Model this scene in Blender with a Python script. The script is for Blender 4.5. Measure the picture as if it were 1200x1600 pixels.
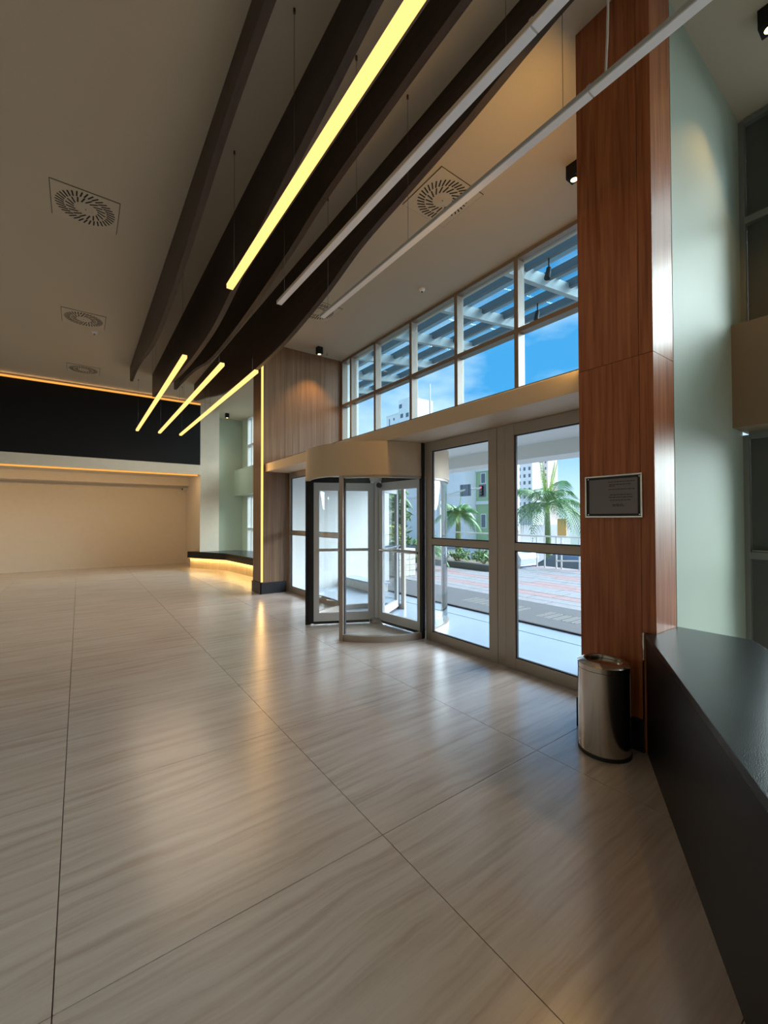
import bpy, bmesh, math, random
from mathutils import Vector, Matrix
random.seed(7)
for o in list(bpy.data.objects): bpy.data.objects.remove(o, do_unlink=True)
S = bpy.context.scene; C = S.collection
R = math.radians; PI = math.pi

# ------------------------------------------------------------------ camera
CAM_H = 1.462
cd = bpy.data.cameras.new('camera'); cam = bpy.data.objects.new('camera', cd); C.objects.link(cam)
cd.sensor_fit = 'VERTICAL'; cd.sensor_height = 24.0; cd.lens = 24.0 * 655.1 / 1600.0
cd.clip_start = 0.02; cd.clip_end = 900
yaw, pitch, roll = R(35.997), R(0.9334), R(-0.119)
F = Vector((math.sin(yaw)*math.cos(pitch), math.cos(yaw)*math.cos(pitch), math.sin(pitch)))
R0 = Vector((math.cos(yaw), -math.sin(yaw), 0)); U0 = R0.cross(F)
Rr = R0*math.cos(roll) + U0*math.sin(roll); Uu = -R0*math.sin(roll) + U0*math.cos(roll)
M = Matrix((Rr, Uu, -F)).transposed().to_4x4(); M.translation = (0, 0, CAM_H)
cam.matrix_world = M
S.camera = cam
S.view_settings.view_transform = 'Standard'; S.view_settings.look = 'None'
S.view_settings.exposure = 0.52; S.view_settings.gamma = 1.0; S.view_settings.use_curve_mapping = False

# ------------------------------------------------------------------ sky
W = bpy.data.worlds.new('sky'); S.world = W; W.use_nodes = True
nt = W.node_tree; nt.nodes.clear()
def wn(t, **k):
    n = nt.nodes.new(t)
    for a, b in k.items(): setattr(n, a, b)
    return n
tc = wn('ShaderNodeTexCoord'); sp = wn('ShaderNodeSeparateXYZ'); nt.links.new(tc.outputs['Generated'], sp.inputs[0])
rp = wn('ShaderNodeValToRGB'); nt.links.new(sp.outputs['Z'], rp.inputs[0])
e = rp.color_ramp.elements
e[0].position = 0.0; e[0].color = (0.60, 0.83, 0.97, 1)
e[1].position = 0.22; e[1].color = (0.06, 0.33, 0.66, 1)
x = rp.color_ramp.elements.new(0.7); x.color = (0.06, 0.28, 0.60, 1)
nz = wn('ShaderNodeTexNoise'); nz.inputs['Scale'].default_value = 3.2; nz.inputs['Detail'].default_value = 5; nz.inputs['Roughness'].default_value = 0.5
mp = wn('ShaderNodeMapping'); mp.inputs['Scale'].default_value = (1, 1, 2.6)
nt.links.new(tc.outputs['Generated'], mp.inputs[0]); nt.links.new(mp.outputs[0], nz.inputs['Vector'])
cr = wn('ShaderNodeValToRGB'); nt.links.new(nz.outputs['Fac'], cr.inputs[0])
cr.color_ramp.elements[0].position = 0.44; cr.color_ramp.elements[0].color = (0, 0, 0, 1)
cr.color_ramp.elements[1].position = 0.74; cr.color_ramp.elements[1].color = (0.85, 0.85, 0.85, 1)
mx = wn('ShaderNodeMixRGB'); nt.links.new(cr.outputs[0], mx.inputs[0]); nt.links.new(rp.outputs[0], mx.inputs[1]); mx.inputs[2].default_value = (0.80, 0.90, 1.0, 1)
bg = wn('ShaderNodeBackground'); bg.inputs['Strength'].default_value = 1.08
ow = wn('ShaderNodeOutputWorld'); nt.links.new(mx.outputs[0], bg.inputs[0]); nt.links.new(bg.outputs[0], ow.inputs[0])

# ------------------------------------------------------------------ sun (hazy, veiled by bright cloud: very soft)
sd = bpy.data.lights.new('sun', 'SUN'); sd.energy = 11.0; sd.color = (0.80, 0.91, 1.0); sd.angle = R(55)
so = bpy.data.objects.new('sun', sd); C.objects.link(so)
so.rotation_euler = Vector((-0.80, 0.26, -0.46)).to_track_quat('-Z', 'Y').to_euler()
so.location = (20, -10, 25)

# ------------------------------------------------------------------ materials
def new_mat(name):
    m = bpy.data.materials.new(name); m.use_nodes = True
    return m, m.node_tree, m.node_tree.nodes['Principled BSDF']
def mat(name, col, rough=0.5, metal=0.0, spec=0.5, noise=0.0, nscale=20, bump=0.0, emit=None, estr=0.0, coat=0.0):
    m, t, b = new_mat(name)
    b.inputs['Base Color'].default_value = (*col, 1); b.inputs['Roughness'].default_value = rough
    b.inputs['Metallic'].default_value = metal; b.inputs['Specular IOR Level'].default_value = spec
    if coat: b.inputs['Coat Weight'].default_value = coat; b.inputs['Coat Roughness'].default_value = 0.15
    if emit: b.inputs['Emission Color'].default_value = (*emit, 1); b.inputs['Emission Strength'].default_value = estr
    if noise or bump:
        g = t.nodes.new('ShaderNodeNewGeometry'); n = t.nodes.new('ShaderNodeTexNoise')
        n.inputs['Scale'].default_value = nscale; n.inputs['Detail'].default_value = 5
        t.links.new(g.outputs['Position'], n.inputs['Vector'])
        if noise:
            r = t.nodes.new('ShaderNodeValToRGB'); t.links.new(n.outputs['Fac'], r.inputs[0])
            r.color_ramp.elements[0].position = 0.3; r.color_ramp.elements[1].position = 0.7
            r.color_ramp.elements[0].color = (*[c*(1-noise) for c in col], 1)
            r.color_ramp.elements[1].color = (*[min(1, c*(1+noise)) for c in col], 1)
            t.links.new(r.outputs[0], b.inputs['Base Color'])
        if bump:
            bp = t.nodes.new('ShaderNodeBump'); bp.inputs['Strength'].default_value = bump; bp.inputs['Distance'].default_value = 0.01
            t.links.new(n.outputs['Fac'], bp.inputs['Height']); t.links.new(bp.outputs[0], b.inputs['Normal'])
    return m
def wood(name, c0, c1, rough=0.35, sc=(26, 26, 1.1), dist=0.6, spec=0.5):
    """vertical-grain veneer: stretched noise for pores plus broad figure"""
    m, t, b = new_mat(name)
    g = t.nodes.new('ShaderNodeNewGeometry'); oi = t.nodes.new('ShaderNodeObjectInfo')
    ad = t.nodes.new('ShaderNodeVectorMath'); ad.operation = 'MULTIPLY_ADD'
    t.links.new(oi.outputs['Random'], ad.inputs[0]); ad.inputs[1].default_value = (3, 5, 7); t.links.new(g.outputs['Position'], ad.inputs[2])
    mpn = t.nodes.new('ShaderNodeMapping'); mpn.inputs['Scale'].default_value = sc; t.links.new(ad.outputs[0], mpn.inputs[0])
    n1 = t.nodes.new('ShaderNodeTexNoise'); n1.inputs['Scale'].default_value = 1.0; n1.inputs['Detail'].default_value = 6; n1.inputs['Distortion'].default_value = dist
    t.links.new(mpn.outputs[0], n1.inputs['Vector'])
    mp2 = t.nodes.new('ShaderNodeMapping'); mp2.inputs['Scale'].default_value = (sc[0]*4, sc[1]*4, sc[2]*3); t.links.new(ad.outputs[0], mp2.inputs[0])
    n2 = t.nodes.new('ShaderNodeTexNoise'); n2.inputs['Scale'].default_value = 1.0; n2.inputs['Detail'].default_value = 3
    t.links.new(mp2.outputs[0], n2.inputs['Vector'])
    mxn = t.nodes.new('ShaderNodeMixRGB'); mxn.inputs[0].default_value = 0.35
    t.links.new(n1.outputs['Fac'], mxn.inputs[1]); t.links.new(n2.outputs['Fac'], mxn.inputs[2])
    r = t.nodes.new('ShaderNodeValToRGB'); t.links.new(mxn.outputs[0], r.inputs[0])
    r.color_ramp.elements[0].position = 0.34; r.color_ramp.elements[1].position = 0.66
    r.color_ramp.elements[0].color = (*c0, 1); r.color_ramp.elements[1].color = (*c1, 1)
    t.links.new(r.outputs[0], b.inputs['Base Color']); b.inputs['Roughness'].default_value = rough; b.inputs['Specular IOR Level'].default_value = spec
    bp = t.nodes.new('ShaderNodeBump'); bp.inputs['Strength'].default_value = 0.05; bp.inputs['Distance'].default_value = 0.003
    t.links.new(n2.outputs['Fac'], bp.inputs['Height']); t.links.new(bp.outputs[0], b.inputs['Normal'])
    return m
def tile_mat(name):
    m, t, b = new_mat(name)
    tcn = t.nodes.new('ShaderNodeTexCoord'); oi = t.nodes.new('ShaderNodeObjectInfo')
    ad = t.nodes.new('ShaderNodeVectorMath'); ad.operation = 'MULTIPLY_ADD'
    t.links.new(oi.outputs['Random'], ad.inputs[0]); ad.inputs[1].default_value = (31, 47, 13); t.links.new(tcn.outputs['Object'], ad.inputs[2])
    # slow warp so the veins wander
    nw = t.nodes.new('ShaderNodeTexNoise'); nw.inputs['Scale'].default_value = 1.5; nw.inputs['Detail'].default_value = 3
    t.links.new(ad.outputs[0], nw.inputs['Vector'])
    wv = t.nodes.new('ShaderNodeVectorMath'); wv.operation = 'MULTIPLY_ADD'
    t.links.new(nw.outputs['Color'], wv.inputs[0]); wv.inputs[1].default_value = (0.0, 0.10, 0.0); t.links.new(ad.outputs[0], wv.inputs[2])
    mpn = t.nodes.new('ShaderNodeMapping'); mpn.inputs['Scale'].default_value = (0.75, 12.0, 1.0); mpn.inputs['Rotation'].default_value = (0, 0, R(0.6))
    t.links.new(wv.outputs[0], mpn.inputs[0])
    n1 = t.nodes.new('ShaderNodeTexNoise'); n1.inputs['Scale'].default_value = 1.6; n1.inputs['Detail'].default_value = 9; n1.inputs['Roughness'].default_value = 0.62
    t.links.new(mpn.outputs[0], n1.inputs['Vector'])
    mpf = t.nodes.new('ShaderNodeMapping'); mpf.inputs['Scale'].default_value = (1.6, 34.0, 1.0); t.links.new(wv.outputs[0], mpf.inputs[0])
    nf = t.nodes.new('ShaderNodeTexNoise'); nf.inputs['Scale'].default_value = 1.0; nf.inputs['Detail'].default_value = 8; nf.inputs['Roughness'].default_value = 0.65
    t.links.new(mpf.outputs[0], nf.inputs['Vector'])
    mf = t.nodes.new('ShaderNodeMixRGB'); mf.inputs[0].default_value = 0.36; t.links.new(n1.outputs['Fac'], mf.inputs[1]); t.links.new(nf.outputs['Fac'], mf.inputs[2])
    n3 = t.nodes.new('ShaderNodeTexNoise'); n3.inputs['Scale'].default_value = 55; n3.inputs['Detail'].default_value = 6; t.links.new(ad.outputs[0], n3.inputs['Vector'])
    mxn = t.nodes.new('ShaderNodeMixRGB'); mxn.inputs[0].default_value = 0.045
    t.links.new(mf.outputs[0], mxn.inputs[1]); t.links.new(n3.outputs['Fac'], mxn.inputs[2])
    r = t.nodes.new('ShaderNodeValToRGB'); t.links.new(mxn.outputs[0], r.inputs[0])
    el = r.color_ramp.elements
    el[0].position = 0.37; el[0].color = (0.375, 0.313, 0.271, 1)
    el[1].position = 0.61; el[1].color = (0.525, 0.466, 0.422, 1)
    k = el.new(0.45); k.color = (0.438, 0.375, 0.330, 1)
    k = el.new(0.50); k.color = (0.475, 0.413, 0.368, 1)
    t.links.new(r.outputs[0], b.inputs['Base Color'])
    b.inputs['Roughness'].default_value = 0.25
    b.inputs['IOR'].default_value = 2.4
    return m
def glass(name, tint=(0.97, 0.98, 0.98), refl=1.0):
    m = bpy.data.materials.new(name); m.use_nodes = True; t = m.node_tree; t.nodes.clear()
    o = t.nodes.new('ShaderNodeOutputMaterial'); mxs = t.nodes.new('ShaderNodeMixShader'); lw = t.nodes.new('ShaderNodeLayerWeight')
    pw = t.nodes.new('ShaderNodeMath'); pw.operation = 'POWER'; pw.inputs[1].default_value = 5.0; t.links.new(lw.outputs['Facing'], pw.inputs[0])
    ma = t.nodes.new('ShaderNodeMath'); ma.operation = 'MULTIPLY_ADD'; ma.inputs[1].default_value = 0.75*refl; ma.inputs[2].default_value = 0.03*refl; t.links.new(pw.outputs[0], ma.inputs[0])
    tr = t.nodes.new('ShaderNodeBsdfTransparent'); tr.inputs[0].default_value = (*tint, 1)
    gl = t.nodes.new('ShaderNodeBsdfGlossy'); gl.inputs['Roughness'].default_value = 0.02; gl.inputs[0].default_value = (0.9, 0.95, 0.95, 1)
    t.links.new(ma.outputs[0], mxs.inputs[0]); t.links.new(tr.outputs[0], mxs.inputs[1]); t.links.new(gl.outputs[0], mxs.inputs[2]); t.links.new(mxs.outputs[0], o.inputs[0])
    return m
def emis(name, col, s):
    m = bpy.data.materials.new(name); m.use_nodes = True; t = m.node_tree; t.nodes.clear()
    o = t.nodes.new('ShaderNodeOutputMaterial'); em = t.nodes.new('ShaderNodeEmission'); em.inputs[0].default_value = (*col, 1); em.inputs[1].default_value = s
    t.links.new(em.outputs[0], o.inputs[0]); return m

m_tile = tile_mat('porcelain_tile')
m_grout = mat('grout', (0.24, 0.20, 0.165), 0.8)
m_ceil = mat('ceiling_paint', (0.47, 0.40, 0.31), 0.9, noise=0.02, nscale=60)
m_wall = mat('beige_paint', (0.66, 0.58, 0.47), 0.85, noise=0.02, nscale=8)
m_white = mat('white_paint', (0.74, 0.75, 0.72), 0.7)
m_bounce_cut = mat('bounce_cut_sheet', (0.10, 0.10, 0.10), 0.9)  # for the added sheet that cuts bounce off the porch roof
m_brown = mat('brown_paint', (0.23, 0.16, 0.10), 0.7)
m_pale = mat('pale_paint', (0.37, 0.42, 0.345), 0.6)
m_black = mat('black_panel', (0.006, 0.006, 0.007), 0.6, spec=0.25)
m_darkgap = mat('dark_backing', (0.02, 0.015, 0.012), 0.8)
m_wood = wood('walnut_veneer', (0.24, 0.066, 0.025), (0.48, 0.165, 0.064), 0.38, spec=0.3)
m_wood_daylit = wood('daylit_striped_walnut', (0.135, 0.073, 0.038), (0.27, 0.165, 0.094), 0.38, sc=(34, 34, 0.5), spec=0.4)  # far pier's walnut, with the greying sheen of daylight mixed into its colour
m_fin = wood('dark_fin_wood', (0.026, 0.016, 0.012), (0.058, 0.034, 0.025), 0.55, sc=(9, 1.0, 22))
m_ash = wood('pale_ash_veneer', (0.50, 0.38, 0.24), (0.66, 0.53, 0.36), 0.5)
m_granite = mat('black_granite', (0.012, 0.014, 0.015), 0.22, noise=0.5, nscale=260, bump=0.10, spec=0.22)
m_granite2 = mat('black_granite_front', (0.011, 0.011, 0.013), 0.30, noise=0.4, nscale=220, spec=0.12)
m_frame = mat('champagne_aluminium', (0.40, 0.345, 0.29), 0.42, metal=0.35)
m_canopy = mat('champagne_canopy', (0.62, 0.48, 0.33), 0.5, metal=0.15)
m_greyframe = mat('grey_aluminium', (0.60, 0.60, 0.60), 0.4, metal=0.3)
m_darkframe = mat('dark_grey_aluminium', (0.20, 0.21, 0.19), 0.5, metal=0.2)
m_clframe = mat('clerestory_aluminium', (0.26, 0.205, 0.16), 0.45, metal=0.3)
m_rubber = mat('black_rubber', (0.012, 0.012, 0.016), 0.6)
m_chrome = mat('polished_steel', (0.62, 0.60, 0.58), 0.16, metal=1.0)
m_steel = mat('brushed_steel', (0.60, 0.56, 0.52), 0.15, metal=1.0)
m_glass = glass('clear_glass')
m_greenglass = glass('green_tinted_glass', (0.94, 0.97, 0.93))
m_cglass = glass('clerestory_glass', (0.90, 0.97, 0.98))
m_base = mat('black_baseboard', (0.016, 0.016, 0.020), 0.35)
m_lamp_house = mat('lamp_aluminium', (0.52, 0.49, 0.46), 0.5, metal=0.2)
m_diff_off = mat('opal_diffuser', (0.86, 0.84, 0.87), 0.4)
m_diff_on = emis('lit_diffuser', (1.0, 0.52, 0.16), 1.4)
m_led = emis('led_warm', (1.0, 0.49, 0.14), 1.4)
m_led2 = emis('led_cove', (1.0, 0.42, 0.08), 0.8)
m_lens = emis('spot_lens', (1.0, 0.68, 0.22), 5.0)
m_wire = mat('steel_wire', (0.10, 0.085, 0.07), 0.5, metal=0.6)
m_cable = mat('white_cable', (0.62, 0.58, 0.54), 0.6)
m_vent = mat('vent_white', (0.48, 0.41, 0.32), 0.7)
m_slot = mat('vent_slot', (0.015, 0.013, 0.011), 0.9)
m_plate = mat('bronze_plate', (0.17, 0.145, 0.145), 0.34, metal=0.5)
m_ink = mat('plaque_ink', (0.018, 0.014, 0.014), 0.5)
m_porch = mat('porch_tile', (0.32, 0.395, 0.48), 0.22, noise=0.02, nscale=5)
m_mat = mat('door_mat', (0.10, 0.105, 0.112), 0.95, noise=0.25, nscale=160)
m_matmark = mat('mat_lettering', (0.25, 0.245, 0.22), 0.95)
m_paver1 = mat('paver_grey', (0.24, 0.245, 0.255), 0.85, noise=0.12, nscale=9)
m_paver2 = mat('paver_pink', (0.31, 0.205, 0.20), 0.85, noise=0.12, nscale=9)
m_joint = mat('paver_joint', (0.12, 0.11, 0.11), 0.9)
m_asphalt = mat('asphalt', (0.24, 0.24, 0.25), 0.9, noise=0.15, nscale=2)
m_steelbeam = mat('galvanised_beam', (0.34, 0.38, 0.38), 0.6, metal=0.1)
m_darkbeam = mat('dark_purlin', (0.10, 0.13, 0.145), 0.6)
m_stone = mat('planter_stone', (0.60, 0.57, 0.50), 0.85, noise=0.12, nscale=12)
m_curb = mat('black_curb_stone', (0.06, 0.065, 0.07), 0.5)
m_leaf = mat('palm_leaf', (0.13, 0.29, 0.09), 0.5, noise=0.35, nscale=3)
m_leafnew = mat('young_palm_leaf', (0.36, 0.52, 0.05), 0.5, noise=0.2, nscale=3)
m_leaf2 = mat('shrub_leaf', (0.10, 0.22, 0.05), 0.55, noise=0.4, nscale=4)
m_leaf3 = mat('yellow_shrub_leaf', (0.30, 0.36, 0.05), 0.55, noise=0.4, nscale=4)
m_trunk = mat('palm_trunk', (0.20, 0.27, 0.11), 0.8, noise=0.25, nscale=10)
m_bark = mat('bark', (0.20, 0.15, 0.10), 0.9)
m_rail = mat('white_rail', (0.78, 0.76, 0.72), 0.4)
m_bwhite = mat('weathered_white_wall', (0.94, 0.92, 0.88), 0.9, noise=0.06, nscale=0.35)
m_bgreen = mat('green_wall', (0.40, 0.56, 0.30), 0.9, noise=0.06, nscale=0.5)
m_bpink = mat('pink_wall', (0.74, 0.60, 0.54), 0.9)
m_btrim = mat('white_band', (0.82, 0.82, 0.80), 0.8)
m_bglass = mat('dark_window', (0.14, 0.17, 0.20), 0.2)
m_orange = mat('orange_board', (0.80, 0.42, 0.12), 0.6)
m_sign = mat('sign_back', (0.17, 0.20, 0.25), 0.6)
m_redl = emis('red_signal', (1.0, 0.12, 0.2), 1.2)
m_car1 = mat('blue_car_paint', (0.14, 0.22, 0.36), 0.25, metal=0.2, coat=0.5)
m_car2 = mat('silver_car_paint', (0.62, 0.66, 0.72), 0.25, metal=0.3, coat=0.5)
m_tyre = mat('tyre', (0.02, 0.02, 0.02), 0.8)

# ------------------------------------------------------------------ mesh helpers
ORG = {}
class MB:
    def __init__(s): s.v = []; s.f = []; s.sm = False
    def add(s, vs, fs):
        b = len(s.v); s.v += [tuple(map(float, p)) for p in vs]; s.f += [tuple(b+i for i in q) for q in fs]; return s
    def box(s, x0, x1, y0, y1, z0, z1):
        return s.add([(x0,y0,z0),(x1,y0,z0),(x1,y1,z0),(x0,y1,z0),(x0,y0,z1),(x1,y0,z1),(x1,y1,z1),(x0,y1,z1)],
                     [(0,3,2,1),(4,5,6,7),(0,1,5,4),(1,2,6,5),(2,3,7,6),(3,0,4,7)])
    def prism(s, poly, z0, z1):
        n = len(poly); a = sum(poly[i][0]*poly[(i+1)%n][1]-poly[(i+1)%n][0]*poly[i][1] for i in range(n))
        if a < 0: poly = poly[::-1]
        vs = [(x,y,z0) for x,y in poly] + [(x,y,z1) for x,y in poly]
        return s.add(vs, [tuple(range(n))[::-1], tuple(range(n,2*n))] + [(i,(i+1)%n,n+(i+1)%n,n+i) for i in range(n)])
    def beam(s, a, b, w, h, up=(0,0,1)):
        a = Vector(a); b = Vector(b); d = (b-a).normalized(); u = Vector(up); r = d.cross(u).normalized()*w/2; u = r.cross(d).normalized()*h/2
        vs = [a-r-u, a+r-u, a+r+u, a-r+u, b-r-u, b+r-u, b+r+u, b-r+u]
        return s.add(vs, [(0,3,2,1),(4,5,6,7),(0,1,5,4),(1,2,6,5),(2,3,7,6),(3,0,4,7)])
    def tube(s, pts, r, n=8):
        pts = [Vector(p) for p in pts]; base = len(s.v); rs = r if isinstance(r, (list, tuple)) else [r]*len(pts)
        pu = None
        for i, p in enumerate(pts):
            d = (pts[min(i+1,len(pts)-1)] - pts[max(i-1,0)]).normalized()
            u = Vector((0,0,1)) if abs(d.z) < 0.95 else Vector((1,0,0))
            if pu is not None: u = pu
            a = d.cross(u).normalized(); b = a.cross(d).normalized(); pu = b
            s.v += [tuple(p + (a*math.cos(2*PI*k/n) + b*math.sin(2*PI*k/n))*rs[i]) for k in range(n)]
        for i in range(len(pts)-1):
            for k in range(n):
                s.f.append((base+i*n+k, base+i*n+(k+1)%n, base+(i+1)*n+(k+1)%n, base+(i+1)*n+k))
        s.f.append(tuple(base+k for k in range(n))[::-1]); s.f.append(tuple(base+(len(pts)-1)*n+k for k in range(n)))
        return s
    def lathe(s, prof, cx, cy, n=48, a0=0, a1=2*PI):
        base = len(s.v); full = abs(a1-a0-2*PI) < 1e-6; m = n if full else n+1; k = len(prof)
        for i in range(m):
            a = a0+(a1-a0)*i/n
            s.v += [(cx+r*math.cos(a), cy+r*math.sin(a), z) for r, z in prof]
        for i in range(n):
            j = (i+1) % m
            for q in range(k-1):
                s.f.append((base+i*k+q, base+j*k+q, base+j*k+q+1, base+i*k+q+1))
        return s
    def arc(s, cx, cy, r0, r1, a0, a1, z0, z1, n=24):
        """closed curved block between two radii"""
        base = len(s.v)
        for i in range(n+1):
            a = a0+(a1-a0)*i/n; c, d = math.cos(a), math.sin(a)
            s.v += [(cx+r0*c,cy+r0*d,z0),(cx+r1*c,cy+r1*d,z0),(cx+r1*c,cy+r1*d,z1),(cx+r0*c,cy+r0*d,z1)]
        for i in range(n):
            for q in range(4):
                s.f.append((base+i*4+q, base+i*4+(q+1)%4, base+(i+1)*4+(q+1)%4, base+(i+1)*4+q))
        s.f.append((base,base+3,base+2,base+1)); e0 = base+n*4; s.f.append((e0,e0+1,e0+2,e0+3)); return s
    def disc(s, cx, cy, r, z0, z1, n=40):
        return s.prism([(cx+r*math.cos(2*PI*i/n), cy+r*math.sin(2*PI*i/n)) for i in range(n)], z0, z1)
    def smooth(s): s.sm = True; return s
    def build(s, name, m, parent=None, bevel=0.0, **props):
        vs = s.v
        if parent is not None: og = ORG[parent.name]
        else:
            xs = [p[0] for p in vs]; ys = [p[1] for p in vs]; zs = [p[2] for p in vs]
            og = ((min(xs)+max(xs))/2, (min(ys)+max(ys))/2, min(zs))
        me = bpy.data.meshes.new(name); me.from_pydata([(p[0]-og[0], p[1]-og[1], p[2]-og[2]) for p in vs], [], s.f); me.update()
        bm = bmesh.new(); bm.from_mesh(me)
        bmesh.ops.recalc_face_normals(bm, faces=bm.faces)
        if bevel:
            bmesh.ops.bevel(bm, geom=[q for q in bm.edges if q.calc_face_angle(0) > 0.5], offset=bevel, segments=2, affect='EDGES', profile=0.6)
        if s.sm:
            for q in bm.faces: q.smooth = True
            for q in bm.edges:
                if len(q.link_faces) == 2 and q.calc_face_angle(0) > 0.7: q.smooth = False
        bm.to_mesh(me); bm.free()
        if m: me.materials.append(m)
        o = bpy.data.objects.new(name, me); C.objects.link(o)
        if parent is not None: o.parent = parent
        else: o.location = og
        ORG[o.name] = og
        for a, b in props.items(): o[a] = b
        return o
def thing(name, loc, label, cat, group=None, kind=None):
    o = bpy.data.objects.new(name, None); C.objects.link(o); o.location = loc; o.empty_display_size = 0.1
    o['label'] = label
    if cat: o['category'] = cat
    if group: o['group'] = group
    if kind: o['kind'] = kind
    ORG[o.name] = tuple(loc); return o
def struct(name, mb, m, label, parent=None, bevel=0):
    if parent: return mb.build(name, m, parent, bevel)
    return mb.build(name, m, None, bevel, kind='structure', label=label)
def box(*a): return MB().box(*a)
def light(name, kind, parent, loc, energy, col, aim=(0,0,-1), **k):
    d = bpy.data.lights.new(name, kind); d.energy = energy; d.color = col
    for a, b in k.items(): setattr(d, a, b)
    o = bpy.data.objects.new(name, d); C.objects.link(o); o.parent = parent
    og = ORG[parent.name]; o.location = (loc[0]-og[0], loc[1]-og[1], loc[2]-og[2])
    o.rotation_euler = Vector(aim).to_track_quat('-Z', 'Y').to_euler(); return o

# ================================================================== SETTING
XL, XG, XW = -6.6, 3.43, 4.66          # far-left wall, door plane, outer window plane
YR, YB = -5.4, 15.36                   # wall behind the camera, back wall
ZC = 4.95
PY0, PY1 = 1.108, 1.587                # near pier in Y
QY0, QY1 = 8.02, 8.50                  # far pier in Y
PX = 2.87                              # pier face
fl = struct('floor', box(XL, 3.41, YR, YB, -0.20, -0.014).box(3.41, XW, YR, PY0, -0.20, -0.014).box(3.41, XW, QY1, 14.95, -0.20, -0.014), m_grout, 'lobby floor of large beige veined porcelain tiles')
tile_cache = {}
def tile(x0, x1, y0, y1):
    w, d = round(x1-x0, 3), round(y1-y0, 3)
    if w < 0.03 or d < 0.03: return
    g = 0.0017
    if (w, d) not in tile_cache:
        mb = MB().box(-w/2+g, w/2-g, -d/2+g, d/2-g, -0.012, 0.0)
        me = bpy.data.meshes.new('tile'); me.from_pydata(mb.v, [], mb.f); bm = bmesh.new(); bm.from_mesh(me)
        bm.to_mesh(me); bm.free(); me.materials.append(m_tile); tile_cache[(w, d)] = me
    o = bpy.data.objects.new('tile', tile_cache[(w, d)]); C.objects.link(o); o.parent = fl
    og = ORG[fl.name]; o.location = ((x0+x1)/2-og[0], (y0+y1)/2-og[1], -og[2])
TX, TY = -0.054, 1.594
for i in range(-6, 4):
    for j in range(-6, 12):
        x0, x1, y0, y1 = TX+1.2*i, TX+1.2*(i+1), TY+1.2*j, TY+1.2*(j+1)
        x0, y0, y1 = max(x0, XL), max(y0, YR), min(y1, YB)
        if y1 <= y0: continue
        lim = XW
        if y0 > PY0 and y0 < QY1 - 0.3: lim = 3.41
        if y0 > 13.4: lim = 3.41
        if x0 >= lim: continue
        tile(x0, min(x1, lim), y0, y1)

struct('ceiling', box(XL, XW+0.25, YR-0.2, YB+0.2, ZC, ZC+0.2), m_ceil, 'smooth taupe painted lobby ceiling')
struct('wall_left', box(XL-0.2, XL, YR-0.2, YB+0.2, 0, ZC), m_wall, 'beige wall on the far side of the lobby')
struct('wall_rear', box(XL, XW, YR-0.2, YR, 0, ZC), m_wall, 'beige wall behind the viewpoint')
struct('wall_back', box(XL, 3.0, YB, YB+0.2, 0, 2.80), m_wall, 'plain beige back wall under the lit soffit')
wf = struct('wall_upper_back', box(XL, 2.90, 13.30, YB+0.2, 3.07, 4.855), m_black, 'black panelled upper wall above the back recess')
struct('trim_1', box(XL, 2.90, 13.31, YB+0.2, 4.855, ZC), m_ceil, 'light band between black upper wall and ceiling')
struct('trim_2', box(XL, 2.90, 13.28, 13.36, 2.785, 3.07).box(XL, 2.90, 13.36, YB, 2.80, 3.07), m_wall, 'beige lintel band below the black upper wall')
struct('trim_3', box(XL, 2.90, 14.80, YB, 2.55, 2.80), m_wall, 'stepped beige bulkhead at the top of the back wall')
struct('wall_column', box(2.90, 3.44, 13.30, YB+0.2, 0, ZC), m_wall, 'beige column beside the back recess')
struct('wall_alcove_far', box(3.44, XW, 14.95, 15.15, 0, ZC), m_pale, 'pale end wall of the window alcove behind the far bench')

# --- piers, clad in walnut boards over a dark core
def pier(name, label, y0, y1, near):
    p = struct(name, box(PX+0.012, XW, y0+0.012, y1-0.012, 0, ZC), m_darkgap, label)
    g = 0.0015
    def panel(x0, x1, ya, yb, z0, z1): box(x0, x1, ya, yb, z0+g, z1-g).build('wood_panel', m_wood if near else m_wood_daylit, p)
    for z0, z1 in ((0.0, 2.50), (2.50, ZC)):
        if near:
            panel(PX, PX+0.012, y0+0.082+g, y1, z0, z1); panel(PX, PX+0.012, y0, y0+0.082-g, z0, z1)
            panel(PX+0.012+g, 3.18, y0, y0+0.012, z0, z1)
        else:
            panel(PX, PX+0.012, y0+0.03, y1, z0, z1)
        ys = (y1-0.012, y1) if near else (y0, y0+0.012)
        edges = [PX+0.035, 3.34, 3.80, 4.25, XW]
        for a, b in zip(edges, edges[1:]): panel(a+g, b-g, ys[0], ys[1], z0, z1)
    return p
pn = pier('wall_near_pier', 'walnut-clad pier carrying the plaque beside the glass doors', PY0, PY1, True)
pf = pier('wall_far_pier', 'walnut-clad pier with a lit corner strip past the revolving door', QY0, QY1, False)
box(3.18, XW, PY0-0.002, PY0+0.012, 0, ZC).build('painted_return', m_pale, pn, label='pale green-grey painted return wall')
box(3.44, XW, QY1-0.012, QY1+0.002, 0, ZC).build('painted_return', m_pale, pf)
struct('baseboard_near', box(PX-0.02, PX+0.03, PY0+0.07, PY1+0.03, 0.0, 0.20).box(PX-0.02, 3.38, PY1, PY1+0.03, 0, 0.20), m_base, 'black baseboard around the near walnut pier', bevel=0.003)
struct('baseboard_far', box(PX-0.02, PX, QY0-0.02, QY1+0.02, 0.0, 0.22).box(PX-0.02, 3.38, QY0-0.02, QY0, 0, 0.22), m_base, 'black baseboard around the far walnut pier', bevel=0.003)

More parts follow.
